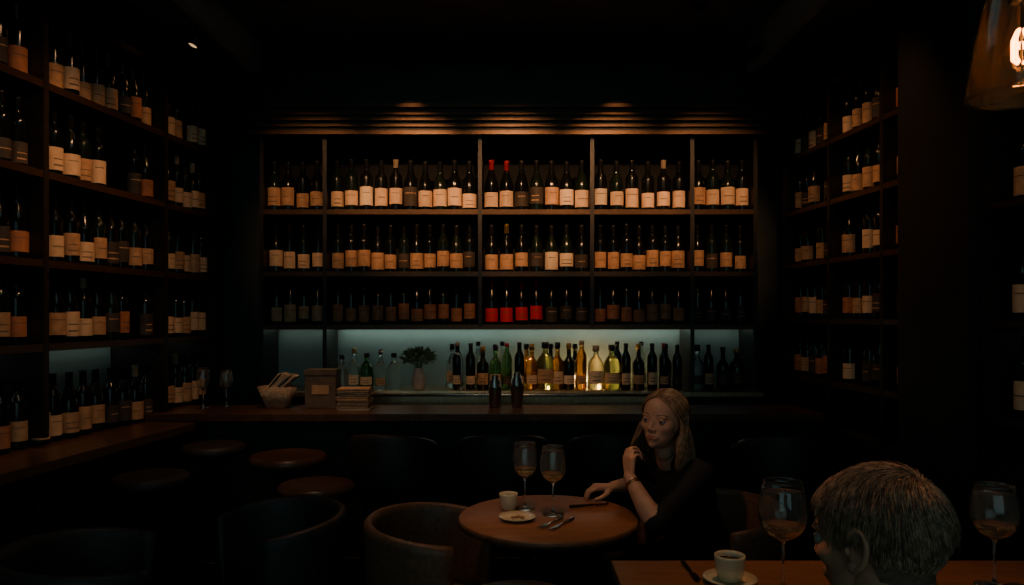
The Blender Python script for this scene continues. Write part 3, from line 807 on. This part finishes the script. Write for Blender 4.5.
# ================= MAN
Mn=empty('seated_man')
f=V3(-0.707,0.707,0); l=V3(-0.707,-0.707,0)
Rm=Matrix((l,-f,up)).transposed(); cn='cloth_navy'
N=(0.610,1.085,0.955); Ls=(0.510,0.955,0.89); Rs=(0.790,1.215,0.89)
pr=[('e',(0.665,1.055,0.80),(0.185,0.120,0.17),Rm,cn),('e',(0.655,1.065,0.87),(0.185,0.095,0.085),Rm,cn),('e',(0.715,1.010,0.64),(0.155,0.115,0.15),Rm,cn),('e',(0.735,0.985,0.54),(0.175,0.140,0.12),Rm,cn)]
pr+=[('c',N,0.058,(0.562,1.13,1.02),0.053,'skin_man'),('c',q(N,-0.01,0.03,-0.01),0.052,Ls,0.060,cn),('c',q(N,-0.01,-0.03,-0.01),0.052,Rs,0.060,cn)]
Le=(0.335,1.110,0.775); Lw=(0.42,1.36,0.795); Re=(0.86,1.43,0.800); Rwr=(0.66,1.55,0.790)
for S,E,Wr in ((Ls,Le,Lw),(Rs,Re,Rwr)):
    pr+=[('c',S,0.060,E,0.045,cn),('c',E,0.044,tuple(Vector(E).lerp(Vector(Wr),0.85)),0.032,cn),('c',tuple(Vector(E).lerp(Vector(Wr),0.8)),0.028,Wr,0.025,'skin_man')]
for hs,kn,an in ((q((0.735,0.985,0.50),0,0.10),(0.36,1.22,0.55),(0.36,1.16,0.09)),(q((0.735,0.985,0.50),0,-0.10),(0.54,1.40,0.55),(0.52,1.34,0.09))):
    toe=q(an,0.16,0,-0.05)
    pr+=[('c',hs,0.092,kn,0.065,cn),('c',kn,0.062,an,0.042,cn),('c',an,0.042,(an[0],an[1],0.05),0.045,cn),('c',(an[0],an[1],0.05),0.045,toe,0.034,cn)]
pr+=hand(Lw,(0.25,0.95,-0.02),(0,0,-1),-1,[(0.2,0.5,0.3)]*4,'skin_man',1.0)
pr+=hand(Rwr,(-0.85,0.45,-0.02),(0,0,-1),1,[(0.2,0.5,0.3)]*4,'skin_man',1.0)
person_mesh('body',pr,Mn,0.005,5)
Mh=head(Mn,(0.556,1.150,1.074),(-0.62,0.78,-0.10),0.98,'skin_man',True)
def tm(c):
    x,y,z=c
    if y>0.035: return z>0.062+0.3*(y-0.035)
    if abs(x)>0.050 and y>-0.030: return z>0.030
    return z>-0.055
P=scalp_shell(Mn,Mh,0.005,tm,'hair_man_root',True)
b=MB(); cs=np.array((0,-0.014,0.028)); crown=np.array((0.01,-0.065,0.090))
cnt=0
while cnt<8000:
    d=np.random.normal(size=3); d/=np.linalg.norm(d)
    pp=np.array([cs+d*t for t in np.linspace(0.05,0.125,60)]); vals=head_sdf(pp,True)-0.004
    k=np.argmax(vals>0)
    p=pp[k]
    if not tm(p): continue
    cnt+=1
    rad=p-crown; tang=rad-d*(rad@d); nt=np.linalg.norm(tang)+1e-6; tang/=nt
    swirl=np.cross(d,tang)*0.8
    down=np.array((0,-0.3,-0.5)) if p[1]<0.03 else np.array((0.5,0.1,0.0))
    fld=np.array((math.sin(p[1]*70+p[2]*50),math.sin(p[0]*65+1.3),math.sin(p[0]*60+p[1]*60)))*0.22
    g=tang*0.8+swirl*math.exp(-nt*12)+down*0.45+fld+np.random.normal(size=3)*0.09; g-=d*(g@d); g/=np.linalg.norm(g)+1e-6
    Ln=(0.038 if p[2]>0.03 else 0.018)*random.uniform(0.7,1.2); lift=random.uniform(0.08,0.20)*(1.3 if p[2]>0.07 else 0.8)
    p1=p+g*Ln*0.5+d*Ln*lift*0.5; p2=p+g*Ln*0.98-d*Ln*0.02
    b.tube([tuple(p-d*0.002),tuple(p+(g*0.15+d*0.4*lift)*Ln),tuple(p1),tuple(p2)],[0.0006,0.0007,0.0006,0.0002],'hair_man' if random.random()<0.75 else 'hair_man_root',3,True,Mh)
b.build('hair',Mn)
b=MB(); Nn=Vector((0.600,1.095,0.975)); axx=Vector((-0.25,0.28,0.85)).normalized(); u1=axx.cross(Vector((0,1,0))).normalized(); u2=axx.cross(u1)
V=[];F=[];n=40
for r,h in ((0.074,-0.035),(0.066,0.012),(0.069,0.020),(0.073,0.012),(0.088,-0.040)):
    for k in range(n):
        a=2*math.pi*k/n; V.append(Nn+axx*h+(u1*math.cos(a)+u2*math.sin(a))*r)
for i in range(4):
    for k in range(n): F.append((i*n+k,i*n+(k+1)%n,(i+1)*n+(k+1)%n,(i+1)*n+k))
b.add(V,F,cn,True); b.build('shirt_collar',Mn)

# ------------------------------------------------------------------ pendant lamp
e=empty('pendant_lamp'); PX,PY,PZ=0.815,1.20,1.770
b=MB()
sp=[(0.077,0.0),(0.078,0.004),(0.074,0.045),(0.064,0.10),(0.052,0.15),(0.040,0.19),(0.030,0.215)]
b.lathe(sp+[(r-0.003,z) for r,z in sp[::-1]]+[sp[0]],'shade_glass',56,T(PX,PY,PZ))
b.tube([(0.0765*math.cos(a),0.0765*math.sin(a),0.0) for a in [2*math.pi*k/56 for k in range(56)]],0.0025,'shade_glass',8,True,T(PX,PY,PZ),True)
b.build('glass_shade',e)
b=MB(); b.lathe([(0,0.30),(0.012,0.30),(0.03,0.27),(0.034,0.215),(0.030,0.205),(0.018,0.200),(0.018,0.150),(0,0.150)],'black_metal',24,T(PX,PY,PZ))
b.tube([(PX,PY,PZ+0.30),(PX,PY,3.04)],0.004,'black_metal'); b.lathe([(0,3.015),(0.05,3.015),(0.05,3.04),(0,3.04)],'black_metal',24,T(PX,PY,0)); b.build('cord_and_socket',e)
b=MB()
bp=[(0.0,0.035),(0.012,0.037),(0.024,0.051),(0.029,0.073),(0.026,0.100),(0.017,0.130),(0.014,0.150)]
b.lathe(bp,'thin_glass',28,T(PX,PY,PZ)); b.build('bulb_glass',e)
b=MB()
for k in range(4):
    a=k*math.pi/2+0.4; c,s=math.cos(a)*0.011,math.sin(a)*0.011
    b.tube([(PX+c*0.4,PY+s*0.4,PZ+0.105),(PX+c,PY+s,PZ+0.09),(PX+c,PY+s,PZ+0.062),(PX+c*0.4,PY+s*0.4,PZ+0.055)],0.0022,'filament',5)
b.tube([(PX,PY,PZ+0.15),(PX,PY,PZ+0.055)],0.0015,'black_metal',5)
b.build('filament',e)
l_=bpy.data.lights.new('bulb','POINT'); l_.energy=4.0; l_.color=(1,0.42,0.13); l_.shadow_soft_size=0.006
lo_=bpy.data.objects.new('bulb_light',l_); lo_.location=(PX,PY,PZ+0.080); lo_.parent=e; COL.objects.link(lo_)

# ------------------------------------------------------------------ track lights
b=MB()
b.box((0.0,4.36,2.93),(2.86,0.03,0.03),'black_metal'); b.box((0.0,4.22,2.91),(2.80,0.03,0.025),'black_metal')
b.box((0.0,2.95,3.02),(2.80,0.03,0.03),'black_metal')  # unseen front track, added so its spots reach the bottle labels
for x in (-1.2,0,1.2):
    b.tube([(x,4.36,2.93),(x,4.36,3.04)],0.006,'black_metal'); b.tube([(x,4.22,2.91),(x,4.22,3.04)],0.006,'black_metal')
b.build('lighting_track')
def spot(loc,target,energy,color=(1,0.66,0.38),ang=60,blend=0.8,size=0.03,lens=True):
    loc=Vector(loc); d=(Vector(target)-loc).normalized(); qd=d.to_track_quat('Z','Y').to_matrix().to_4x4(); M=Matrix.Translation(loc)@qd
    b=MB(); b.lathe([(0,-0.10),(0.022,-0.10),(0.028,-0.09),(0.030,0.0),(0.026,0.0),(0.024,-0.012),(0,-0.012)],['black_metal']*5+['lens' if lens else 'black_metal'],20,M)
    top=min(3.04,loc.z+0.13)
    b.tube([tuple(loc-d*0.05),(loc.x-d.x*0.05,loc.y-d.y*0.05,top)],0.006,'black_metal')
    o=b.build('track_or_fill_spotlight')
    l=bpy.data.lights.new('spot','SPOT'); l.energy=energy; l.color=color; l.spot_size=math.radians(ang); l.spot_blend=blend; l.shadow_soft_size=size
    lo=bpy.data.objects.new('lamp',l); lo.matrix_world=Matrix.Translation(loc+d*0.01)@((-d).to_track_quat('Z','Y').to_matrix().to_4x4()); lo.parent=o; COL.objects.link(lo)
warm=(1,0.49,0.21)
for x,en in ((-1.15,38),(-0.58,110),(0.0,110),(0.58,110),(1.12,70)):
    spot((x,2.95,2.92),(x*1.05,4.55,2.12),en,warm,33,0.9)  # spots on the added front track
spot((0.2,2.95,2.92),(0.15,4.55,1.50),20,warm,34,1.0)
for x in (-0.60,0.62): spot((x,4.22,2.84),(x,4.46,2.54),5.0,warm,44,1.0,0.02,False)
spot((0.03,4.22,2.84),(0.03,4.5,2.1),1.2,warm,60,1.0,0.02,False)
# side walls
spot((-1.05,2.75,2.92),(-1.92,3.25,1.60),27,warm,62,1.0)
spot((-1.05,2.60,2.92),(-1.92,3.05,2.15),9,warm,50,1.0)
spot((-1.10,3.6,2.92),(-1.85,3.85,1.9),6,warm,70,1.0)
spot((-1.05,2.0,2.92),(-2.0,2.3,1.1),8,warm,60,1.0)
spot((-1.62,3.80,2.78),(-1.88,3.5,1.9),0.8,warm,80,1.0)
spot((0.95,3.7,2.92),(1.75,3.8,1.8),12,warm,66,1.0)
spot((0.95,3.0,2.92),(1.80,3.35,1.9),12,warm,55,1.0)
spot((1.05,2.2,2.92),(1.85,2.55,1.7),8,warm,60,1.0)
# table
spot((0.05,2.0,2.92),(0.12,2.5,0.75),28,(1,0.50,0.24),25,0.9)
# guest / front table
spot((-0.45,1.35,2.55),(0.51,2.6,1.02),22,(1,0.50,0.26),15,0.9)
spot((0.95,3.25,2.92),(0.57,2.68,1.0),20,(1,0.55,0.28),20,0.9)  # added rim light for the woman's hair
spot((0.75,2.10,2.92),(0.80,1.80,0.8),26,(1,0.48,0.22),42,0.9)
spot((0.05,1.75,2.92),(0.50,1.17,1.17),38,(1,0.46,0.20),18,0.9)  # added rim light for the man's hair
spot((-0.6,3.25,2.92),(-0.35,2.55,0.6),22,(1,0.5,0.26),30,0.9)
spot((-0.95,2.9,2.92),(-1.0,3.5,0.75),24,(1,0.52,0.26),36,0.9)  # added fill spot to bring out the stool tops
spot((-0.2,3.45,2.92),(0.0,4.3,0.95),26,(1,0.56,0.28),54,1.0)  # added fill spot for the counter and its steel edge
spot((-1.0,3.30,2.92),(-1.05,4.05,1.0),34,(1,0.56,0.28),32,1.0)  # added fill spot to brighten the basket and boxes

# ------------------------------------------------------------------ dim teal ambient fill: world through the added front gap
w=bpy.data.worlds.new('world'); bpy.context.scene.world=w; w.use_nodes=True
w.node_tree.nodes['Background'].inputs[0].default_value=(0.24,0.42,0.44,1); w.node_tree.nodes['Background'].inputs[1].default_value=0.85
for (x,y,s,en) in ((-0.5,1.9,1.0,2.0),):
    l=bpy.data.lights.new('ambient_fill','AREA'); l.energy=en; l.color=(0.35,0.75,0.80); l.size=s
    b=MB(); b.box((x,y,3.03),(s,s,0.02),'vent'); o=b.build('ambient_fill_panel')  # unseen panel, added as teal ambient fill from above
    lo=bpy.data.objects.new('ambient_fill_light',l); lo.location=(x,y,3.01); lo.parent=o; COL.objects.link(lo)
